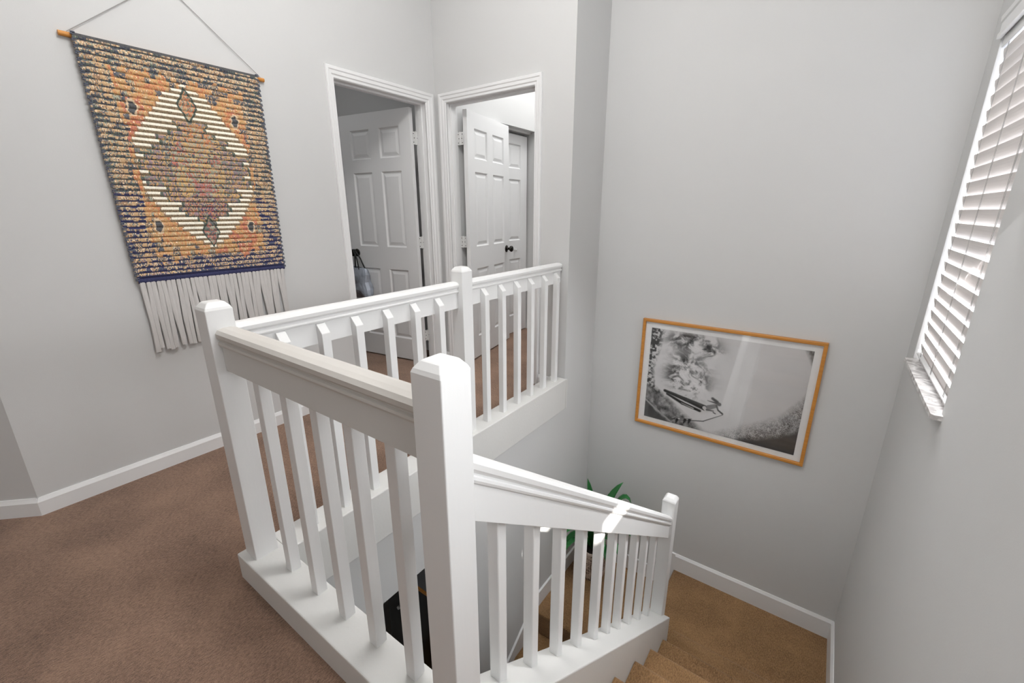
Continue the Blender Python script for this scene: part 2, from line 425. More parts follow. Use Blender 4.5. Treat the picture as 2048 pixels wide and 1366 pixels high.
# ------------------------------------------------------------------ staircase
NY0, RUN, RISE = 0.519, 0.286, 1.52 / 7
stair = thing('staircase', 'brown carpeted stairs going down along the right wall', 'staircase', (0, NY0, ZL))
for k in range(1, 7):
    y0 = NY0 + RUN * (k - 1); y1 = NY0 + RUN * k; z = -RISE * k
    bm = bmesh.new()
    prof = [(y0 - 0.03, z - 0.05), (y0 - 0.03, z), (y1 - 0.02, z + 0.002)]
    for a in range(80, -100, -20):
        prof.append((y1 - 0.02 + 0.02 * math.cos(R(a)), z - 0.02 + 0.022 * math.sin(R(a))))
    prof += [(y1 - 0.026, z - 0.06), (y1 - 0.03, z - RISE), (y1 - 0.06, z - RISE - 0.04)]
    prism(bm, prof, lambda p: (-0.448, p[0], p[1]), lambda p: (XD - 0.002, p[0], p[1]))
    st = obj('step', bm, M['carpet2'], stair)
bm = bmesh.new()
prof = [(NY0 - 0.03, -0.1), (NY0 - 0.03, 0.0), (NY0 - 0.02, 0.002)] + [(NY0 - 0.02 + 0.02 * math.cos(R(a)), -0.02 + 0.022 * math.sin(R(a))) for a in range(80, -100, -20)] + [(NY0 - 0.03, -RISE)]
prism(bm, prof, lambda p: (-0.448, p[0], p[1]), lambda p: (XD - 0.002, p[0], p[1]))
obj('nosing', bm, M['carpet2'], stair)
bm = bmesh.new()
y1 = NY0 + RUN * 6
prof = [(y1 - 0.03, ZL - 0.02), (y1 - 0.03, ZL + 0.012), (y1 + 0.22, ZL + 0.014), (y1 + 0.272, ZL + 0.010), (y1 + 0.287, ZL), (y1 + 0.287, ZL - 0.02)]
prism(bm, prof, lambda p: (-0.448, p[0], p[1]), lambda p: (XD - 0.018, p[0], p[1]))
obj('runner_end', bm, M['carpet2'], stair, smooth=False)

bm = bmesh.new()
box(bm, -0.605, XD, 2.20, YC, ZL - 0.24, ZL)
struct(obj('floor_landing', bm, M['carpet2'], None, 0.012), 'tan carpeted stair landing below the framed photograph', 'floor')
bm = bmesh.new()
box(bm, XE, -0.605, 2.24, YC, ZL2 - 0.2, ZL2)
struct(obj('floor_landing_lower', bm, M['carpet2'], None, 0.012), 'dark carpeted lower landing with the potted plant', 'floor')
stair2 = thing('staircase', 'dark carpeted lower flight seen between the balusters', 'staircase', (-1.0, 2.2, ZF))
for k in range(1, 6):
    y1 = 2.24 - 0.265 * (k - 1); y0 = 2.24 - 0.265 * k; z = ZL2 - 0.2 * k
    bm = bmesh.new()
    prism(bm, [(y1 + 0.02, z - 0.2), (y1 + 0.02, z), (y0, z), (y0 - 0.018, z - 0.012), (y0 - 0.012, z - 0.03), (y0 + 0.01, z - 0.05), (y0 + 0.01, z - 0.2)],
          lambda p: (XE + 0.016, p[0], p[1]), lambda p: (-0.580, p[0], p[1]))
    obj('step', bm, M['carpet2'], stair2)

# ------------------------------------------------------------------ railing
rail = thing('stair_railing', 'white wooden stair railing with square balusters and four newel posts', 'railing', (-1.0, 0.5, 0))
NW = 0.076
def newel(x0, y0, z0, z1):
    bm = bmesh.new()
    x1, y1 = x0 + NW, y0 + NW
    lv = [(0, z0), (0, z1), (0.0035, z1 + 0.008), (0.013, z1 + 0.020), (0.018, z1 + 0.023)]
    rings = [[bm.verts.new(c) for c in ((x0 + i, y0 + i, z), (x1 - i, y0 + i, z), (x1 - i, y1 - i, z), (x0 + i, y1 - i, z))] for i, z in lv]
    for a, b in zip(rings, rings[1:]):
        for k in range(4): bm.faces.new((a[k], a[(k + 1) % 4], b[(k + 1) % 4], b[k]))
    bm.faces.new(list(reversed(rings[0]))); bm.faces.new(rings[-1])
    return obj('newel_post', bm, M['white'], rail, 0.0025, segs=2)
newel(-1.517, 0.472, 0.098, 0.985)
newel(-1.517, 1.576, 0.098, 0.980)
newel(-0.563, 0.472, -0.05, 0.993)
newel(-0.563, 2.293, capz(2.36) - 0.02, -0.372)

# curbs
def curb(boxes=None, poly=None, mat='white_worn'):
    bm = bmesh.new()
    if boxes: box(bm, *boxes)
    else: prism(bm, poly, lambda p: (-0.577, p[0], p[1]), lambda p: (-0.450, p[0], p[1]))
    return obj('curb', bm, M[mat], rail, 0.004)
curb((-1.532, -1.402, 0.5665, 2.612, -0.135, 0.10))
curb((-1.532, -0.4505, 0.447, 0.566, -0.135, 0.10))
curb(poly=[(0.5665, 0.10), (0.61, 0.10), (2.36, capz(2.36)), (2.36, capz(2.36) - 0.33), (0.5665, capz(0.5665) - 0.33)])
# returns of the curb onto the wall at the far end
bm = bmesh.new(); box(bm, XE - 0.001, -1.402, 2.6125, 2.632, -0.135, 0.092); obj('curb_end', bm, M['white_worn'], rail, 0.003)

# hand rails: profile (s across, z up) with s=0 on the visible outer face of the beam board, +s towards the outside
ZT = 0.930
PROF_CAP = [(-0.052, ZT - 0.030), (-0.055, ZT - 0.016), (-0.048, ZT - 0.004), (-0.034, ZT), (-0.012, ZT), (0.004, ZT - 0.004), (0.011, ZT - 0.014), (0.010, ZT - 0.026), (0.003, ZT - 0.034),
            (0.0025, ZT - 0.038), (0.0075, ZT - 0.041), (0.0085, ZT - 0.047), (0.006, ZT - 0.053), (0.0, ZT - 0.055), (-0.022, ZT - 0.055), (-0.03, ZT - 0.04)]
ZB = 0.797
PROF_BEAM = [(0, ZT - 0.054), (0, ZB), (-0.020, ZB), (-0.020, ZT - 0.054)]
def rails(f0, f1, mat='white'):
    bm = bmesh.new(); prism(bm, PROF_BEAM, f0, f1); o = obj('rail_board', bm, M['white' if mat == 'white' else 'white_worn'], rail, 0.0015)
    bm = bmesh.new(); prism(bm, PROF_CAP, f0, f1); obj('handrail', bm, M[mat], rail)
# along y at the well edge: the board's balusters sit on its +x side, the cap overhangs to the hall
XR = -1.474
rails(lambda p: (XR + p[0], 0.548, p[1]), lambda p: (XR + p[0], 1.576, p[1]))
rails(lambda p: (XR + p[0], 1.652, p[1]), lambda p: (XR + p[0], 2.608, p[1]))
YR = 0.498
rails(lambda p: (-1.441, YR - p[0], p[1]), lambda p: (-0.563, YR - p[0], p[1]), 'rail_taupe')  # taupe handrail, board duller than on the other rails
XR3 = -0.503
def sl(y, p):   # sloping rail: vertical offsets keep the board's height
    z = 0.815 - 0.7305 * (y - 0.548)
    return (XR3 + p[0] - 0.001, y, z + (p[1] - ZT) * 1.17)
rails(lambda p: sl(0.547, p), lambda p: sl(2.294, p))

# balusters
BW = 0.034
def bal_mesh(kind):
    bm = bmesh.new()
    if kind == 'level':   # local: x from 0 (board face) to BW, y -BW..0 (front edge at 0 -> +y), z from 0
        H = 0.775
        pts = [(0, 0), (BW, 0), (BW, H - 0.034), (0.004, H), (0, H)]
        prism(bm, pts, lambda p: (p[0], 0, p[1]), lambda p: (p[0], BW, p[1]))
    else:
        H = 0.605
        bm2 = [(0, 0), (BW, -0.775 * BW), (BW, H - 0.73 * BW), (0, H)]
        prism(bm, bm2, lambda p: (-BW, p[0], p[1]), lambda p: (0, p[0], p[1]))
    return mesh_of('baluster', bm, M['white'], 0.003, False, 2)
mesh_l, mesh_s = bal_mesh('level'), bal_mesh('slope')
def bal(mesh, mtx):
    o = bpy.data.objects.new('baluster', mesh); COL.objects.link(o)
    o.matrix_basis = mtx; setparent(o, rail)
for y in [0.672, 0.819, 0.962, 1.112, 1.262, 1.412, 1.751, 1.903, 2.053, 2.200, 2.358, 2.510]:
    if y < 1.5: yy = y
    bal(mesh_l, Matrix.Translation((XR - 0.0005, y, 0.0985)))
for x in [-1.289, -1.133, -0.984, -0.838, -0.684]:   # +x edge of each
    bal(mesh_l, Matrix.Translation((x, 0.5165, 0.0985)) @ Matrix.Rotation(R(90), 4, 'Z'))
for y in [0.668, 0.826, 0.986, 1.145, 1.306, 1.450, 1.589, 1.753, 1.922, 2.100]:
    bal(mesh_s, Matrix.Translation((-0.5255, y, capz(y) - 0.002)))

# ------------------------------------------------------------------ doors
def casing(name, f, a0, a1, head, label, cw=0.068, sidew=None):
    """f(s, out, z): s along the wall, out from wall face into the hall. A casing with two legs and a head, plus jamb lining and stops"""
    root = thing(name, label, 'door trim'); root['kind'] = 'structure'
    P = [(0.0, 0.004), (0.006, 0.011), (0.020, 0.011), (0.026, 0.016), (0.044, 0.016), (0.050, 0.020), (cw - 0.004, 0.020), (cw, 0.014), (cw, 0.0), (0.0, 0.0)]
    w0, w1 = sidew or (cw, cw)
    for side, edge, w in ((-1, a0, w0), (1, a1, w1)):
        bm = bmesh.new()
        prism(bm, P, lambda p: f(edge + side * p[0] * w / cw, p[1], 0.0), lambda p: f(edge + side * p[0] * w / cw, p[1], head + p[0]))
        obj('casing_leg', bm, M['trim'], root)
    bm = bmesh.new()
    prism(bm, P, lambda p: f(a0 - p[0] * w0 / cw, p[1], head + p[0]), lambda p: f(a1 + p[0] * w1 / cw, p[1], head + p[0]))
    obj('casing_head', bm, M['trim'], root)
    for nm, lo, hi, z0, z1 in (('jamb', a0 - 0.02, a0, 0, head + 0.02), ('jamb', a1, a1 + 0.02, 0, head + 0.02), ('head_jamb', a0, a1, head, head + 0.02)):
        bm = bmesh.new()
        c = [f(lo, 0.003, z0), f(hi, -TH - 0.003, z1)]
        box(bm, c[0][0], c[1][0], c[0][1], c[1][1], z0, z1); obj(nm, bm, M['trim'], root)
    for lo, hi, z0, z1 in ((a0, a0 + 0.011, 0, head), (a1 - 0.011, a1, 0, head), (a0 + 0.011, a1 - 0.011, head - 0.011, head)):
        bm = bmesh.new()
        c = [f(lo, -0.035, z0), f(hi, -0.07, z1)]
        box(bm, c[0][0], c[1][0], c[0][1], c[1][1], z0, z1); obj('door_stop', bm, M['trim'], root)
    return root
casing('trim_1', lambda s_, o_, z_: (XA + o_, s_, z_), D1[0], D1[1], DH, 'white moulded casing around the dim left doorway', 0.068, (0.055, 0.076))
casing('trim_2', lambda s_, o_, z_: (s_, YB - o_, z_), D2[0], D2[1], DH, 'white moulded casing around the bright right doorway', 0.068, (0.070, 0.057))

PANROWS = [(0.20, 0.80), (0.985, 1.575), (1.675, 1.895)]
def door_leaf(name, label, w, h=2.0, t=0.035, cols=2):
    """local: hinge edge at x=0, leaf along +x, faces at y=0 (front) and y=t, z from 0.012"""
    root = thing(name, label, 'door'); root['kind'] = 'structure'
    st_, mu = 0.11, 0.10
    pw = (w - 2 * st_ - (cols - 1) * mu) / cols
    bm = bmesh.new()
    xs = [0] + sum([[st_ + c * (pw + mu), st_ + c * (pw + mu) + pw] for c in range(cols)], []) + [w]
    zs = [0.012] + sum([list(r) for r in PANROWS], []) + [h + 0.012]
    for i in range(len(xs) - 1):
        for j in range(len(zs) - 1):
            if i % 2 == 1 and j % 2 == 1: continue
            box(bm, xs[i], xs[i + 1], 0, t, zs[j], zs[j + 1])
    bmesh.ops.remove_doubles(bm, verts=bm.verts, dist=0.0001)
    seen = {}
    for f in list(bm.faces):      # drop inner duplicate faces
        key = tuple(sorted(v.index for v in f.verts)) if False else frozenset(v for v in f.verts)
        seen.setdefault(key, []).append(f)
    for fs in seen.values():
        if len(fs) > 1: bmesh.ops.delete(bm, geom=fs, context='FACES_ONLY')
    obj('leaf', bm, M['door'], root)
    for c in range(cols):
        x0 = st_ + c * (pw + mu); x1 = x0 + pw
        for z0, z1 in PANROWS:
            bm = bmesh.new()
            for face, sgn in ((0.0, 1), (t, -1)):
                lv = [(0.0, 0.0), (0.010, 0.011), (0.018, 0.011), (0.040, 0.004), (0.044, 0.004)]
                rings = [[bm.verts.new(cc) for cc in ((x0 + i, face + sgn * d, z0 + i), (x1 - i, face + sgn * d, z0 + i), (x1 - i, face + sgn * d, z1 - i), (x0 + i, face + sgn * d, z1 - i))] for i, d in lv]
                for a, b in zip(rings, rings[1:]):
                    for k in range(4): bm.faces.new((a[k], a[(k + 1) % 4], b[(k + 1) % 4], b[k]))
                bm.faces.new(rings[-1])
            obj('panel', bm, M['door'], root)
    return root
def hinge(root, x, y, z, rot):
    bm = bmesh.new()
    for sgn in (-1, 1):
        box(bm, sgn * 0.004, sgn * 0.030, -0.0015, 0.0015, -0.045, 0.045)
    tube(bm, [(0, -0.004, -0.047), (0, -0.004, 0.047)], 0.006, 8)
    bmesh.ops.transform(bm, matrix=Matrix.Translation((x, y, z)) @ Matrix.Rotation(rot, 4, 'Z'), verts=bm.verts)
    h = obj('hinge', bm, M['steel'], root)
    bm = bmesh.new()
    for sx, sz in ((-0.02, -0.03), (-0.014, 0.0), (-0.02, 0.03), (0.02, -0.03), (0.014, 0.0), (0.02, 0.03)):
        box(bm, sx - 0.003, sx + 0.003, -0.003, 0.002, sz - 0.003, sz + 0.003)
    bmesh.ops.transform(bm, matrix=Matrix.Translation((x, y, z)) @ Matrix.Rotation(rot, 4, 'Z'), verts=bm.verts)
    obj('screws', bm, M['screw'], h)
def knob(root, x, y, z, d):
    """d: +1/-1 side along local y"""
    bm = bmesh.new()
    lathe(bm, [(0.0005, 0), (0.033, 0), (0.033, 0.004), (0.024, 0.009), (0.012, 0.011), (0.011, 0.030), (0.020, 0.036), (0.028, 0.046), (0.029, 0.056), (0.022, 0.066), (0.0005, 0.069)], 20,
          Matrix.Translation((x, y, z)) @ Matrix.Rotation(R(90) * (1 if d < 0 else -1), 4, 'X'))
    obj('door_knob', bm, M['bronze'], root, 0, True)

# door 1: hinged on the far jamb, opened into the dim room
w1 = 0.735
d1 = door_leaf('door_1', 'white six panel door standing open in the dim left doorway', w1)
knob(d1, w1 - 0.062, 0.035, 0.925, 1); knob(d1, w1 - 0.062, 0.0, 0.925, -1)
hx1 = Vector((-2.716, 2.480, 0)); ang1 = math.atan2(2.372 - 2.480, -3.445 + 2.716)
# local +y must face the hall side (-y world): rotate so that local x points into the room, local y to -y
d1.matrix_basis = Matrix.Translation(hx1) @ Matrix.Rotation(ang1, 4, 'Z')
for z in (1.805, 1.028, 0.245): hinge(d1, -2.709, 2.497, z, R(80))
# door 2: hinged on the left jamb, opened into the bright bedroom
w2 = 0.760
d2 = door_leaf('door_2', 'white six panel door standing open in the bright right doorway', w2)
knob(d2, w2 - 0.062, 0.0, 0.925, -1); knob(d2, w2 - 0.062, 0.035, 0.925, 1)
hx2 = Vector((-2.408, 2.748, 0)); ang2 = math.atan2(0.74, -0.150)
d2.matrix_basis = Matrix.Translation(hx2) @ Matrix.Rotation(ang2, 4, 'Z')
for z in (1.807, 1.029, 0.25): hinge(d2, -2.458, 2.726, z, R(0))
# closet door in the bright room
d3 = door_leaf('door_3', 'white closet door partly hidden behind the open bedroom door', 0.72, 1.97)
bm = bmesh.new(); lathe(bm, [(0.0005, 0), (0.007, 0), (0.006, 0.012), (0.014, 0.02), (0.012, 0.028), (0.0005, 0.03)], 14, Matrix.Translation((0.50, 0.0, 0.89)) @ Matrix.Rotation(R(90), 4, 'X'))
obj('closet_knob', bm, M['steel'], d3, 0, True)
d3.matrix_basis = Matrix.Translation((-2.655, 3.215, 0)) @ Matrix.Rotation(R(90), 4, 'Z')
bm = bmesh.new(); box(bm, -2.70, -2.62, 3.20, 3.95, 2.003, 2.02); tr = struct(obj('trim_3', bm, M['steel']), 'metal sliding track above the closet door', 'trim')

# ------------------------------------------------------------------ window 1 + blinds
def window(n, W, label, sill=True):
    y0, y1, z0, z1 = W
    root = thing('window_%d' % n, label, 'window', (XO, (y0 + y1) / 2, z0)); root['kind'] = 'structure'
    bm = bmesh.new()
    fx0, fx1 = XO - 0.05, XO - 0.005
    box(bm, fx0, fx1, y0, y0 + 0.035, z0, z1); box(bm, fx0, fx1, y1 - 0.035, y1, z0, z1)
    box(bm, fx0, fx1, y0 + 0.035, y1 - 0.035, z0, z0 + 0.04); box(bm, fx0, fx1, y0 + 0.035, y1 - 0.035, z1 - 0.04, z1)
    box(bm, fx0 + 0.01, fx1 - 0.01, y0 + 0.035, y1 - 0.035, (z0 + z1) / 2 - 0.015, (z0 + z1) / 2 + 0.015)
    obj('window_frame', bm, M['trim'], root)
    for ya_, yb_ in ((y0, y0 + 0.003), (y1 - 0.003, y1)):
        bm = bmesh.new(); box(bm, XD + 0.001, XO - 0.05, ya_, yb_, z0 + 0.019, z1); obj('reveal', bm, M['trim'], root)
    for za, zb in ((z0 + 0.04, (z0 + z1) / 2 - 0.015), ((z0 + z1) / 2 + 0.015, z1 - 0.04)):
        bm = bmesh.new(); box(bm, XO - 0.027, XO - 0.023, y0 + 0.035, y1 - 0.035, za, zb); obj('pane', bm, M['glass'], root)
    if sill:
        bm = bmesh.new()
        c = 0.028
        prism(bm, [(XO - 0.05, y0), (XD, y0), (XD, y0 - 0.03), (0.408, y0 - 0.03), (0.400, y0 - 0.022), (0.400, y1 - 0.012), (XD, y1 - 0.012), (XD, y1), (XO - 0.05, y1)], lambda p: (p[0], p[1], z0 - 0.0), lambda p: (p[0], p[1], z0 + 0.018))
        so = obj('window_sill', bm, M['marble'], root); so['label'] = 'veined grey marble sill'
    return root
window(1, W1, 'tall recessed window with marble sill on the right wall')
window(2, W2, 'recessed window beside the viewer on the right wall', False)

def blind(W, label, skip=(), tilt=73):
    y0, y1, z0, z1 = W
    ya, yb = y0 + 0.008, y1 - 0.011
    xb = XD + 0.024
    root = thing('window_blind', label, 'blind', (xb, (ya + yb) / 2, z1), 'white window blinds')
    PITCHZ = 0.0585
    bm = bmesh.new()
    sw = 0.0635; n = 6
    top, bot = [], []
    for i in range(n + 1):
        u = (i / n - 0.5) * sw
        crown = 0.0035 * (1 - (2 * i / n - 1) ** 2)
        # local slat: u along width, rotated by tilt: inner edge (towards room, -x) up
        a = R(tilt)
        px = -u * math.cos(a) - crown * math.sin(a); pz = u * math.sin(a) - crown * math.cos(a)
        top.append((px, pz)); bot.append((px + 0.0014 * math.sin(a), pz + 0.0014 * math.cos(a)))
    outline = top + bot[::-1]
    prism(bm, outline, lambda p: (p[0], ya, p[1]), lambda p: (p[0], yb, p[1]))
    me = mesh_of('slat', bm, M['slat'])
    z = z1 - 0.085; k = 0
    last = z
    while z > z0 + 0.060:
        if k not in skip:
            o = bpy.data.objects.new('slat', me); COL.objects.link(o)
            o.matrix_basis = Matrix.Translation((xb, 0, z)); setparent(o, root)
        last = z
        z -= PITCHZ; k += 1
    bm = bmesh.new(); box(bm, xb - 0.026, xb + 0.026, ya, yb, z0 + 0.022, z0 + 0.040)
    bmesh.ops.transform(bm, matrix=Matrix.Translation((xb, 0, z0 + .03)) @ Matrix.Rotation(R(62), 4, 'Y') @ Matrix.Translation((-xb, 0, -z0 - .03)), verts=bm.verts)
    obj('bottom_rail', bm, M['trim'], root, 0.003)
    bm = bmesh.new(); box(bm, xb - 0.018, xb + 0.032, ya, yb, z1 - 0.05, z1 - 0.002); obj('head_rail', bm, M['trim'], root, 0.002)
    for f in (0.12, 0.5, 0.88):
        yy = ya + (yb - ya) * f
        bm = bmesh.new()
        for dx, dy in ((-0.0145, -0.006), (-0.0145, 0.006)):
            tube(bm, [(xb + dx, yy + dy, z1 - 0.05), (xb + dx, yy + dy, z0 + 0.03)], 0.0008, 5)
        obj('ladder_cord', bm, M['string'], root)
    bm = bmesh.new()
    pr = [(XD + 0.01, z1 + 0.075), (XD - 0.002, z1 + 0.075), (XD - 0.018, z1 + 0.070), (XD - 0.016, z1 + 0.05), (XD - 0.010, z1 + 0.045), (XD - 0.010, z1 + 0.012), (XD - 0.016, z1 + 0.006), (XD - 0.016, z1 - 0.012), (XD - 0.004, z1 - 0.012), (XD - 0.004, z1 + 0.06), (XD + 0.01, z1 + 0.06)]
    pr = [(p[0] - 0.001, p[1]) for p in pr if True]
    pr = [(min(p[0], XD - 0.0005), p[1]) for p in pr]
    pr = [(XD - 0.0005, z1 + 0.075), (XD - 0.018, z1 + 0.070), (XD - 0.016, z1 + 0.05), (XD - 0.011, z1 + 0.045), (XD - 0.011, z1 + 0.012), (XD - 0.016, z1 + 0.006), (XD - 0.016, z1 - 0.012), (XD - 0.0005, z1 - 0.012)]
    prism(bm, pr, lambda p: (p[0], y0 - 0.012, p[1]), lambda p: (p[0], y1 - 0.004, p[1]))
    obj('valance', bm, M['trim'], root)
    return root
blind(W1, 'closed white slatted blind in the tall window above the landing')
blind(W2, 'closed white slatted blind in the window beside the viewer', skip=(8, 9), tilt=72)

# ------------------------------------------------------------------ wall tapestry
def vnoise(x, y, seed):
    rng = np.random.RandomState(seed); tab = rng.rand(256, 256)
    xi = np.floor(x).astype(int); yi = np.floor(y).astype(int); fx = x - xi; fy = y - yi
    fx = fx * fx * (3 - 2 * fx); fy = fy * fy * (3 - 2 * fy)
    g = lambda a, b: tab[a % 256, b % 256]
    return (g(xi, yi) * (1 - fx) + g(xi + 1, yi) * fx) * (1 - fy) + (g(xi, yi + 1) * (1 - fx) + g(xi + 1, yi + 1) * fx) * fy
def fbm(x, y, seed, octv=5, gain=0.5):
    t = 0; a = 1; n = 0
    for i in range(octv):
        t = t + a * vnoise(x * 2 ** i, y * 2 ** i, seed + i); n += a; a *= gain
    return t / n

def tapestry():
    y0, y1, zt, zb, x = 0.597, 1.297, 1.950, 0.945, XA + 0.021
    root = thing('wall_tapestry', 'colourful woven medallion tapestry with grey fringe hanging from a wooden dowel', 'tapestry', (XA, 0.95, zb))
    NR, NC, SUB = 176, 230, 4
    rng = np.random.RandomState(4)
    pal = {k: np.array(s2l(v)) for k, v in dict(navy=(90, 95, 108), slate=(112, 112, 114), tan=(200, 164, 122), sand=(222, 198, 166), orange=(212, 146, 92), rust=(204, 120, 82), brick=(190, 104, 92),
           cream=(240, 234, 218), stripe=(142, 124, 98), teal=(122, 132, 122), sage=(160, 164, 146), plum=(146, 120, 136), brown=(146, 112, 86), indigo=(80, 82, 120), ochre=(210, 168, 106)).items()}
    g_ = np.array(s2l((196, 180, 160)))
    for k_ in pal:
        if k_ not in ('cream', 'navy', 'indigo', 'slate', 'teal'): pal[k_] = pal[k_] * .80 + g_ * .20
    def pick(names, t):
        i = np.clip((t * len(names)).astype(int), 0, len(names) - 1)
        return np.array([pal[n] for n in names])[i]
    r, c = np.meshgrid(np.arange(NR), np.arange(NC), indexing='ij')
    u = (c + .5) / NC; v = (r + .5) / NR
    row = r // SUB; odd = (r % SUB == SUB - 1)          # every fourth pick is the thin line between two ridges
    n1 = vnoise(c / 2.6 + row * 7.3, r / 2.0 + .5, 11); n2 = vnoise(c / 9.0 + row * 3.1, row * 1.0 + .3, 12); n3 = rng.rand(NR, NC)
    n4 = fbm(c / 18.0, r / 14.0, 21, 3)
    t = np.clip((0.42 * n1 + 0.33 * n2 + 0.25 * n3 - 0.5) * 2.1 + 0.5, 0, 0.999)
    line = (odd & (n2 < .82)) | ((r % SUB == 2) & (n2 < .52) & (n1 < .62)) | ((r % SUB == 0) & (n2 < .30))
    # border: speckled warm ridges between dark navy lines, bluer towards the bottom
    warm = pick(['slate', 'brown', 'tan', 'sage', 'tan', 'slate', 'sand', 'tan', 'brown'], t)
    cool = pick(['navy', 'slate', 'teal', 'navy', 'slate', 'brown'], t) * .82
    lowc = pick(['navy', 'slate', 'tan', 'navy', 'sand', 'slate', 'ochre', 'plum'], t)
    colr = np.where(line[..., None], cool, warm)
    wl = np.clip((v - 0.62) / 0.40, 0, .8)
    colr = np.where(((n4 * .5 + n1 * .5 < wl) & ~line)[..., None], lowc, colr)
    low_line = line & (v > .6)
    colr = np.where(low_line[..., None], pal['indigo'] * .8, colr)
    inner_line = (np.abs(np.abs(u - .5) - .41) < .012) & (v > .06) & (v < .93) & (t > .35) & ~line
    colr = np.where(inner_line[..., None], pal['tan'], colr)
    # orange field
    jag = (fbm(c / 7.0, row / 2.0, 31, 2) - .5) * .06
    field = (u > .135 + jag) & (u < .865 + jag) & (v > .095 + jag) & (v < .895 + jag)
    fo = pick(['rust', 'orange', 'orange', 'ochre', 'tan', 'orange', 'ochre', 'tan'], t)
    fr = pick(['brick', 'rust', 'brick', 'orange', 'rust', 'tan'], t)
    red = ((np.clip((v - .6) * 3, 0, 1) * np.clip((u - .3) * 2, 0, 1)) > n4 * 1.1) | ((v < .45) & (v > .2) & (n4 > .56))
    fo = np.where(red[..., None], fr, fo)
    near_edge = ((v < .19) | (v > .83) | (u < .2) | (u > .81)) & (fbm(c / 10.0, row * 1.0, 77, 2) > .56)
    fo = np.where(near_edge[..., None], pick(['slate', 'navy', 'tan', 'slate', 'brown', 'sage'], t), fo)
    fo = np.where((odd & (n2 > .45))[..., None], fo * .62, fo)
    colr = np.where(field[..., None], fo, colr)
    colr = np.where(((n3 > .965) & ~line)[..., None], pal['sand'] * 1.15, colr)
    # little flowers in the corners of the field
    for fu, fv in ((.197, .245), (.788, .243), (.192, .745), (.783, .756)):
        d = np.hypot((u - fu) / .028, (v - fv) / .036)
        colr = np.where(((d < 1))[..., None], pal['sand'], colr); colr = np.where((d < .72)[..., None], pal['slate'] * .7, colr)
    # cream hexagon with stepped edge
    def width(v, vs_, ws_): return np.interp(v, vs_, ws_)
    vq = (row * SUB + SUB / 2) / NR
    W = width(vq, [.10, .125, .165, .20, .35, .37, .59, .61, .70, .807, .85, .878], [0, .02, .13, .16, .325, .345, .345, .325, .255, .11, .03, 0])
    hexa = np.abs(u - .5) < W
    stripe = np.where(((r % SUB) < 2)[..., None], pal['cream'], pal['stripe'] * (0.8 + .4 * n3)[..., None])
    edge = (np.abs(u - .5) > W - .008) & hexa & (n3 > .3)
    colr = np.where(hexa[..., None], stripe, colr)
    colr = np.where(edge[..., None], pal['brown'], colr)
    # inner medallion with lobes
    Wi = width(vq, [.255, .275, .30, .345, .36, .40, .42, .55, .58, .63, .66, .70, .735, .75], [0, .06, .10, .17, .21, .25, .33, .325, .25, .22, .15, .13, .06, 0])
    Wi = Wi + .03 * np.sin(vq * 95) * (Wi > .05)
    med = (np.abs(u - .5) < Wi)
    mc = pick(['rust', 'sage', 'slate', 'ochre', 'plum', 'teal', 'tan', 'brick'], np.clip(.55 * n4 + .45 * t, 0, .999))
    core = np.hypot((u - .5) / .16, (v - .5) / .17)
    mc = np.where(((core < 1) & (n1 > .35))[..., None], pick(['rust', 'plum', 'brick', 'sage', 'ochre', 'tan', 'orange'], np.clip(n4 * .6 + t * .4, 0, .999)), mc)
    up_ = np.hypot((u - .53) / .09, (v - .34) / .06) < 1
    mc = np.where((up_ & (n1 > .3))[..., None], pick(['rust', 'orange', 'sage', 'tan'], t), mc)
    lo_ = np.hypot((u - .5) / .14, (v - .66) / .06) < 1
    mc = np.where((lo_ & (n1 > .3))[..., None], pick(['indigo', 'brick', 'slate', 'tan', 'plum'], t), mc)
    mc = np.where((odd & (n2 > .3))[..., None], mc * .55, mc)
    edge = (np.abs(u - .5) > Wi - .016)
    mc = np.where((edge & (n3 > .25))[..., None], pal['teal'] * .6, mc)
    colr = np.where((med & hexa)[..., None], mc, colr)
    for fu, fv, cc in ((.5, .204, ['teal', 'rust', 'tan', 'sage']), (.5, .777, ['teal', 'slate', 'brick', 'sage'])):
        d = np.maximum(np.abs(u - fu) / .062 + np.abs(v - fv) / .08, np.abs(u - fu) / .058)
        colr = np.where((d < 1)[..., None], pick(cc, t), colr)
        colr = np.where(((d < 1) & (d > .8))[..., None], pal['teal'] * .5, colr)
    # top hem and bottom selvedge
    colr[:2] = pal['slate'] * .6
    colr[-6:] = pal['indigo'] * .62
    colr = colr * (0.90 + 0.2 * n3)[..., None]
    # geometry: each row is a ridge
    ys = np.linspace(0, 1, NC + 1)
    verts = []; heights = []
    jitl = np.repeat(rng.rand(NR // SUB), SUB) * .008; jitr = np.repeat(rng.rand(NR // SUB), SUB) * .007
    lines = 3
    nl = NR + 1
    grid = np.zeros((nl, NC + 1, 3))
    for k in range(nl):
        row = min(k, NR - 1)
        crest = (k % SUB != 0); hgt = (0, .0036, .0048, .0034)[k % SUB]
        e0 = y0 - (jitl[row] if crest else 0) + .012 * (k / nl); e1 = y1 + (jitr[row] if crest else 0) - .006 * (k / nl)
        grid[k, :, 1] = e0 + (e1 - e0) * ys
        grid[k, :, 2] = zt - (zt - zb) * k / (nl - 1)
        grid[k, :, 0] = x + hgt + (rng.rand(NC + 1) * .0016 if crest else 0)
    front = grid.reshape(-1, 3)
    back = front.copy(); back[:, 0] = x - 0.004
    V = np.concatenate([front, back[[0, NC, (nl - 1) * (NC + 1) + NC, (nl - 1) * (NC + 1)]]])
    faces = []; cols = []
    for k in range(nl - 1):
        row = k
        for c_ in range(NC):
            a = k * (NC + 1) + c_
            faces.append((a, a + NC + 1, a + NC + 2, a + 1)); cols.append(colr[row, c_])
    me = bpy.data.meshes.new('weave')
    nb = len(front)
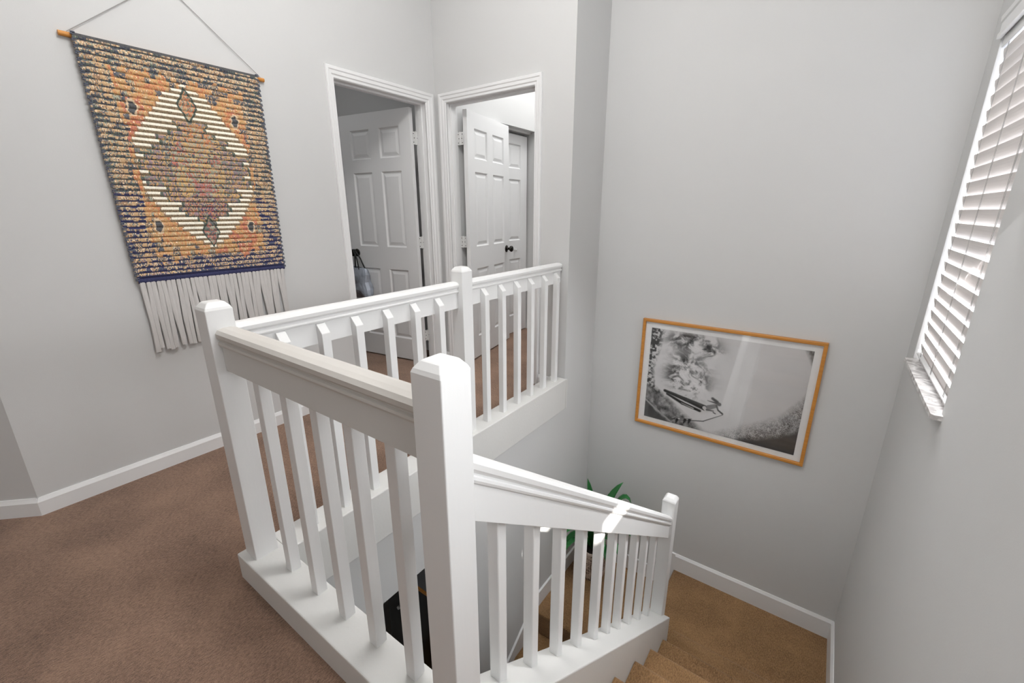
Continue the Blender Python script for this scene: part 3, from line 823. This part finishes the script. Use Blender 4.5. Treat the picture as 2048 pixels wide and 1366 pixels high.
    faces.append((nb, nb + 1, nb + 2, nb + 3)); cols.append(pal['tan'])
    me.from_pydata(V.tolist(), [], faces)
    ca = me.attributes.new('Col', 'FLOAT_COLOR', 'CORNER')
    arr = np.repeat(np.concatenate([np.array(cols), np.ones((len(cols), 1))], 1), 4, axis=0).astype(np.float32)
    ca.data.foreach_set('color', arr.ravel())
    me.materials.append(M['weave'])
    o = bpy.data.objects.new('weave', me); COL.objects.link(o); setparent(o, root)
    # dowel
    bm = bmesh.new(); tube(bm, [(XA + .0105, 0.556, 1.940), (XA + .0105, 1.338, 1.936)], 0.0095, 12)
    obj('dowel', bm, M['pine'], root)
    bm = bmesh.new()
    tube(bm, [(XA + .0105, 0.583, 1.951), (XA + .004, 0.955, 2.245)], 0.0016, 6); tube(bm, [(XA + .0105, 1.322, 1.947), (XA + .004, 0.955, 2.245)], 0.0016, 6)
    obj('hanging_cord', bm, M['string'], root)
    # selvedge loops down both sides
    for side, yy0, yy1 in ((-1, y0 - .003, y0 + .009), (1, y1 + .003, y1 - .003)):
        bm = bmesh.new()
        for k in range(0, NR, SUB):
            f = (k + .5) / NR; yy = yy0 + (yy1 - yy0) * f; zz = zt - (zt - zb) * f
            tube(bm, [(x + .002, yy - side * .010, zz + .004), (x + .006, yy + side * .003, zz + .003), (x + .006, yy + side * .005, zz - .003), (x + .002, yy - side * .008, zz - .005)], 0.0032, 5)
        lp = obj('selvedge_loops', bm, plain('navy_yarn', tuple(pal['navy']), 0.95), root)
        lp['kind'] = 'stuff'
    # fringe
    rr = random.Random(8)
    n = 34
    for i in range(n):
        f = (i + .5) / n
        yt = y0 + .018 + (y1 - y0 - .030) * f
        dy = rr.uniform(-.003, .003)
        if rr.random() < .2: dy += rr.choice((-1, 1)) * rr.uniform(.008, .02)
        zl = 0.598 + rr.uniform(0, .02)
        bm = bmesh.new()
        rings = []
        nseg, nk = 8, 9
        ph = rr.uniform(0, 6)
        for k in range(nk):
            g = k / (nk - 1)
            cy = yt + dy * g ** 1.4 + .0016 * math.sin(ph + 5 * g); cz = zb + .008 + (zl - zb) * g; cx = x - .004 * g
            hw = .0100 * (1 - .10 * math.sin(ph + 7 * g)); hx = .0042
            rings.append([bm.verts.new((cx + hx * math.sin(2 * math.pi * q / nseg) + .0006 * math.sin(9 * q + k), cy + hw * math.cos(2 * math.pi * q / nseg), cz)) for q in range(nseg)])
        for a, b in zip(rings, rings[1:]):
            for q in range(nseg): bm.faces.new((a[q], a[(q + 1) % nseg], b[(q + 1) % nseg], b[q]))
        bm.faces.new(rings[0]); bm.faces.new(list(reversed(rings[-1])))
        obj('fringe_strand', bm, M['fringe'], root, 0, False)
tapestry()

# ------------------------------------------------------------------ framed photograph
def picture():
    x0, x1, z0, z1 = -1.026, 0.083, -0.308, 0.518
    yw = YC - 0.001
    root = thing('framed_photograph', 'framed black and white photograph of a surfer diving under a wave', 'picture', ((x0 + x1) / 2, YC, z0))
    fw_, dep = 0.020, 0.024
    P = [(0, 0), (0, dep), (0.003, dep + .002), (fw_ - .003, dep + .002), (fw_, dep), (fw_, 0)]
    def side(nm, a, b):
        bm = bmesh.new(); prism(bm, P, a, b); return obj('frame_' + nm, bm, M['oak'], root)
    bmx = []
    side('rail', lambda p: (x0 + p[0], yw - p[1], z1 - p[0]), lambda p: (x1 - p[0], yw - p[1], z1 - p[0]))
    side('rail', lambda p: (x0 + p[0], yw - p[1], z0 + p[0]), lambda p: (x1 - p[0], yw - p[1], z0 + p[0]))
    side('stile', lambda p: (x0 + p[0], yw - p[1], z0 + p[0]), lambda p: (x0 + p[0], yw - p[1], z1 - p[0]))
    side('stile', lambda p: (x1 - p[0], yw - p[1], z0 + p[0]), lambda p: (x1 - p[0], yw - p[1], z1 - p[0]))
    bm = bmesh.new(); box(bm, x0 + fw_, x1 - fw_, yw - .008, yw, z0 + fw_, z1 - fw_); obj('mat_board', bm, M['mat'], root)
    NX, NZ = 360, 250
    U = np.linspace(.058, .947, NX + 1)[None, :].repeat(NZ + 1, 0); Vv = np.linspace(.076, .930, NZ + 1)[:, None].repeat(NX + 1, 1)
    AX, AZ = x1 - x0, z1 - z0
    def seg(ax, ay, bx, by, ra, rb):
        px, py = U * AX, Vv * AZ; ax *= AX; bx *= AX; ay *= AZ; by *= AZ
        h = np.clip(((px - ax) * (bx - ax) + (py - ay) * (by - ay)) / ((bx - ax) ** 2 + (by - ay) ** 2), 0, 1)
        return np.hypot(px - ax - h * (bx - ax), py - ay - h * (by - ay)) - (ra + (rb - ra) * h)
    def blend(img, d, val, soft=.004):
        w = np.clip(.5 - d / soft, 0, 1); return img * (1 - w) + val * w
    def gauss(cu, cv, ru, rv): return np.exp(-(((U - cu) / ru) ** 2 + ((Vv - cv) / rv) ** 2))
    img = .86 - .05 * np.clip((U - .45) * 2, 0, 1) - .05 * fbm(U * 5, Vv * 5, 41, 3)
    # smoke-like clouds of foam
    cl = 1.1 * gauss(.27, .15, .09, .06) + .9 * gauss(.39, .15, .08, .06) + .7 * gauss(.44, .22, .05, .05) + .9 * gauss(.24, .46, .06, .1) + 1.2 * gauss(.34, .48, .09, .12) + .5 * gauss(.3, .32, .1, .1)
    f = fbm(U * 17 + 2.2 * fbm(U * 9, Vv * 9, 55, 3), Vv * 14 + 1.5 * fbm(U * 8, Vv * 8, 58, 3), 51, 6, .66)
    dark = np.clip((f - .43) * 4.6, 0, 1) * np.clip(cl * 1.3, 0, 1)
    img = img * (1 - .70 * dark) + .09 * np.clip((.45 - f) * 5, 0, 1) * np.clip(cl, 0, 1)
    # bubbly left edge of the wave
    el = np.interp(Vv, [.07, .25, .45, .6, .66, .75, .93], [.155, .135, .105, .12, .17, .21, .25])
    lm = np.clip((el - U) / .035, 0, 1)
    tex = np.clip((fbm(U * 75, Vv * 60, 61, 3) - .5) * 4.5 + .52, 0, 1)
    img = img * (1 - lm) + lm * (.18 + .62 * tex)
    # lower left water
    lw = np.clip((Vv - np.interp(U, [.05, .17, .25, .33, .45], [.58, .64, .72, .80, .90])) / .06, 0, 1) * np.clip((.50 - U) / .12, 0, 1)
    t2 = fbm(U * 38, Vv * 26, 71, 4, .6)
    img = img * (1 - lw) + lw * (.34 + .75 * (t2 - .32))
    corner = np.clip((Vv - np.interp(U, [.05, .12, .24, .40], [.76, .83, .93, .99])) / .02, 0, 1)
    img = img * (1 - corner) + corner * (.27 + .1 * t2)
    edge = np.abs(Vv - np.interp(U, [.05, .12, .24], [.755, .82, .92])) < .008
    img = np.where(edge & (U < .25), .62, img)
    # right side: spray and the dark water below
    rs = np.clip((Vv - np.interp(U, [.4, .55, .645, .75, .85, .938, .96], [.96, .86, .78, .70, .60, .42, .34])) / .16, 0, 1.4)
    sp = (np.random.RandomState(9).rand(*U.shape) * .35 + vnoise(U * 330, Vv * 260, 81) * .3 + fbm(U * 40, Vv * 30, 82, 3) * .35)
    img = img * (1 - np.clip(rs, 0, 1) * np.clip((sp - .30) * 1.7, 0, .8))
    rd = np.clip((Vv - np.interp(U, [.5, .6, .657, .75, .85, .96], [1.02, .96, .885, .85, .79, .69])) / .05, 0, 1)
    img = img * (1 - rd) + rd * (.25 + .10 * fbm(U * 6 + Vv * 8, Vv * 22 - U * 4, 91, 4))
    cr = np.clip((U - np.interp(Vv, [.07, .12, .2, .3], [.895, .915, .945, .97])) / .03, 0, 1)
    img = img * (1 - .6 * cr) + .25 * cr * vnoise(U * 160, Vv * 60, 95)
    # the surfer
    img = blend(img, seg(.262, .886, .44, .825, .006, .010), .84); img = blend(img, seg(.44, .825, .545, .735, .010, .003), .86)
    img = blend(img, seg(.262, .890, .44, .838, .0022, .0028), .15); img = blend(img, seg(.44, .838, .548, .737, .0028, .0015), .2)
    img = blend(img, seg(.30, .868, .37, .845, .0022, .0018), .12)
    for a, b in ((.280, .885), (.330, .868), (.358, .860)):
        img = blend(img, seg(a, b, a - .006, b + .032, .010, .004), .14)
    img = blend(img, seg(.268, .875, .246, .895, .004, .003), .12)
    img = blend(img, seg(.405, .800, .50, .752, .020, .010), .86, .010)
    img = blend(img, seg(.198, .662, .30, .716, .007, .011), .18, .008); img = blend(img, seg(.30, .716, .412, .750, .011, .009), .15, .007)
    img = blend(img, seg(.182, .636, .32, .676, .010, .014), .19, .008); img = blend(img, seg(.32, .676, .438, .712, .014, .020), .20, .008)
    img = blend(img, seg(.22, .640, .33, .672, .003, .006), .34, .014); img = blend(img, seg(.33, .672, .42, .695, .006, .007), .36, .014)
    img = blend(img, seg(.295, .716, .372, .742, .0025, .004), .74)
    img = blend(img, seg(.438, .712, .455, .735, .014, .010), .80); img = blend(img, seg(.462, .700, .500, .672, .018, .014), .55, .006)
    img = blend(img, seg(.452, .725, .492, .722, .006, .004), .42); img = blend(img, seg(.492, .735, .505, .742, .003, .003), .2)
    img = blend(img, seg(.505, .668, .518, .705, .006, .005), .42); img = blend(img, seg(.518, .705, .545, .728, .005, .006), .28)
    img = blend(img, seg(.514, .648, .520, .650, .013, .013), .46, .006)
    img = blend(img, seg(.505, .632, .478, .612, .010, .009), .36, .008); img = blend(img, seg(.50, .645, .450, .640, .006, .001), .34, .006)
    img = np.clip(img, .05, .93)
    lin = np.where(img <= .04045, img / 12.92, ((img + .055) / 1.055) ** 2.4)
    yy = yw - .0095
    V = np.stack([x0 + U * AX, np.full_like(U, yy), z1 - Vv * AZ], -1).reshape(-1, 3)
    i, j = np.meshgrid(np.arange(NZ), np.arange(NX), indexing='ij'); a = (i * (NX + 1) + j).ravel()
    F = np.stack([a, a + NX + 1, a + NX + 2, a + 1], -1)
    me = bpy.data.meshes.new('photo_print'); me.from_pydata(V.tolist(), [], F.tolist())
    ca = me.attributes.new('Col', 'FLOAT_COLOR', 'POINT')
    L_ = lin.ravel(); ca.data.foreach_set('color', np.stack([L_, L_ * .985, L_ * .985, np.ones_like(L_)], -1).astype(np.float32).ravel())
    me.materials.append(M['print'])
    o = bpy.data.objects.new('photo_print', me); COL.objects.link(o); setparent(o, root)
    o['label'] = 'black and white surf print'
    bm = bmesh.new(); box(bm, x0 + fw_, x1 - fw_, yw - .017, yw - .015, z0 + fw_, z1 - fw_); obj('glass_pane', bm, M['glass'], root)
picture()

# ------------------------------------------------------------------ tote bag on the door knob
def bag():
    c = Vector((-3.335, 2.305, 0))
    root = thing('tote_bag', 'silver clear plastic tote bag hanging from the door knob', 'bag', (c.x, c.y, 0.55))
    bm = bmesh.new()
    n = 16
    rings = []
    for z, w, d, sh in ((0.80, .125, .030, 0), (0.74, .130, .045, .01), (0.68, .135, .060, .0), (0.62, .135, .065, .015), (0.57, .125, .055, .03), (0.545, .095, .040, .04)):
        ring = []
        for k in range(n):
            a = 2 * math.pi * k / n
            cx = math.copysign(abs(math.cos(a)) ** .55, math.cos(a)); sy = math.copysign(abs(math.sin(a)) ** .7, math.sin(a))
            wob = 1 + .10 * math.sin(3 * a + z * 40)
            ring.append(bm.verts.new((c.x + sh + w * cx, c.y + d * sy * wob, z + .008 * math.sin(2 * a + z * 20))))
        rings.append(ring)
    for a, b in zip(rings, rings[1:]):
        for k in range(n): bm.faces.new((a[k], a[(k + 1) % n], b[(k + 1) % n], b[k]))
    bm.faces.new(rings[-1])
    body = obj('bag_body', bm, M['bag'], root)
    for dy in (-.03, .03):
        bm = bmesh.new()
        tube(bm, [(c.x - .075, c.y + dy, .79), (c.x - .05, c.y + dy * .6, .88), (c.x - .028, c.y - .012 + dy * .2, .955), (c.x - .01, c.y - .012 + dy * .2, .955), (c.x + .025, c.y + dy * .6, .88), (c.x + .062, c.y + dy, .79)], .006, 6)
        obj('strap', bm, M['strap'], root)
bag()

# ------------------------------------------------------------------ potted plant on the lower landing
def plant():
    bx, by, bz = -1.205, 2.835, ZL2
    root = thing('potted_plant', 'leafy green plant in a patterned brown pot on the lower landing', 'plant', (bx, by, bz))
    bm = bmesh.new()
    lathe(bm, [(0.001, 0), (0.088, 0), (0.098, .03), (0.112, .15), (0.115, .26), (0.118, .295), (0.108, .297), (0.102, .27), (0.001, .27)], 28, Matrix.Translation((bx, by, bz)))
    obj('pot', bm, M['pot'], root, 0, True)
    bm = bmesh.new(); lathe(bm, [(0.001, .27), (.103, .268), (.103, .280), (0.001, .284)], 20, Matrix.Translation((bx, by, bz)))
    obj('soil', bm, plain('dark_soil', (0.02, .014, .01), .95), root)
    def leaf(tip, ctrl, w, twist=0):
        p0 = Vector((bx, by, bz + .27)) + Vector((tip[0] - bx, tip[1] - by, 0)) * .08
        p2 = Vector(tip); p1 = Vector(ctrl)
        bm = bmesh.new(); rows = []
        n = 9
        for i in range(n + 1):
            t = i / n
            p = p0 * (1 - t) ** 2 + p1 * 2 * t * (1 - t) + p2 * t * t
            tg = ((p1 - p0) * (1 - t) + (p2 - p1) * t).normalized()
            sd = tg.cross(Vector((0, 0, 1)));
            if sd.length < .05: sd = Vector((1, 0, 0))
            sd.normalize(); sd = Matrix.Rotation(twist, 3, tg) @ sd; nn = sd.cross(tg).normalized()
            ww = w * max(.012, math.sin(math.pi * min(1, t * .86 + .14)) ** .7) if t < .999 else .001
            rows.append([bm.verts.new(p + sd * (ww * q) + nn * (.18 * ww * (abs(q)) )) for q in (-1, -.5, 0, .5, 1)])
        for a, b in zip(rows, rows[1:]):
            for k in range(4): bm.faces.new((a[k], a[k + 1], b[k + 1], b[k]))
        lo = obj('leaf', bm, M['leaf'], root, 0, True)
        md = lo.modifiers.new('thickness', 'SOLIDIFY'); md.thickness = .0015
    z = bz + .27
    specs = [((-1.325, 2.90, -.862), (-1.25, 2.86, -1.05), .040, .1), ((-1.020, 2.90, -.775), (-1.17, 2.86, -.98), .036, 1.0), ((-.935, 2.88, -.925), (-1.02, 2.86, -.70), .032, .2),
             ((-1.345, 2.66, -.97), (-1.27, 2.76, -.93), .03, .6), ((-1.36, 2.50, -1.22), (-1.30, 2.66, -1.02), .034, .3), ((-1.34, 2.50, -1.38), (-1.29, 2.66, -1.12), .034, .2),
             ((-1.20, 2.60, -1.16), (-1.2, 2.70, -1.0), .034, -.2), ((-1.10, 2.64, -1.20), (-1.15, 2.74, -1.05), .032, .2), ((-1.00, 2.56, -1.22), (-1.10, 2.68, -1.0), .034, 0),
             ((-.90, 2.66, -1.30), (-1.05, 2.74, -1.02), .034, .1), ((-.84, 2.80, -1.20), (-1.0, 2.82, -.96), .034, 0), ((-.88, 2.98, -1.25), (-1.05, 2.92, -.95), .03, 0),
             ((-1.33, 2.98, -1.15), (-1.27, 2.92, -.95), .032, .4), ((-1.15, 3.02, -1.1), (-1.17, 2.95, -.95), .03, 0), ((-1.23, 2.62, -1.15), (-1.22, 2.74, -1.0), .034, .5),
             ((-1.38, 2.60, -1.36), (-1.30, 2.70, -1.12), .034, .1), ((-1.06, 2.62, -1.12), (-1.12, 2.74, -.98), .034, -.3), ((-.95, 2.60, -1.45), (-1.05, 2.70, -1.12), .032, 0)]
    for sp in specs: leaf(*sp)
plant()

# ------------------------------------------------------------------ dark cabinet on the lower storey
cab = thing('media_cabinet', 'black glossy cabinet with grey top seen through the balusters', 'cabinet', (-1.8, 1.6, ZF))
bm = bmesh.new(); box(bm, -2.046, -1.56, 1.384, 1.95, ZF, -0.972); obj('cabinet_body', bm, M['black'], cab, 0.003)
bm = bmesh.new(); box(bm, -2.05, -1.556, 1.386, 1.955, -0.972, -0.952); obj('cabinet_top', bm, M['greytop'], cab, 0.002)
bm = bmesh.new(); box(bm, -2.05, -1.556, 1.378, 1.3858, -0.974, -0.950); obj('edge_strip', bm, M['pine'], cab, 0.001)
bm = bmesh.new(); lathe(bm, [(0.0005, 0), (.012, 0), (.011, .012), (.0005, .014)], 14, Matrix.Translation((-1.93, 1.384, -1.25)) @ Matrix.Rotation(R(90), 4, 'X')); obj('cabinet_knob', bm, M['steel'], cab, 0, True)
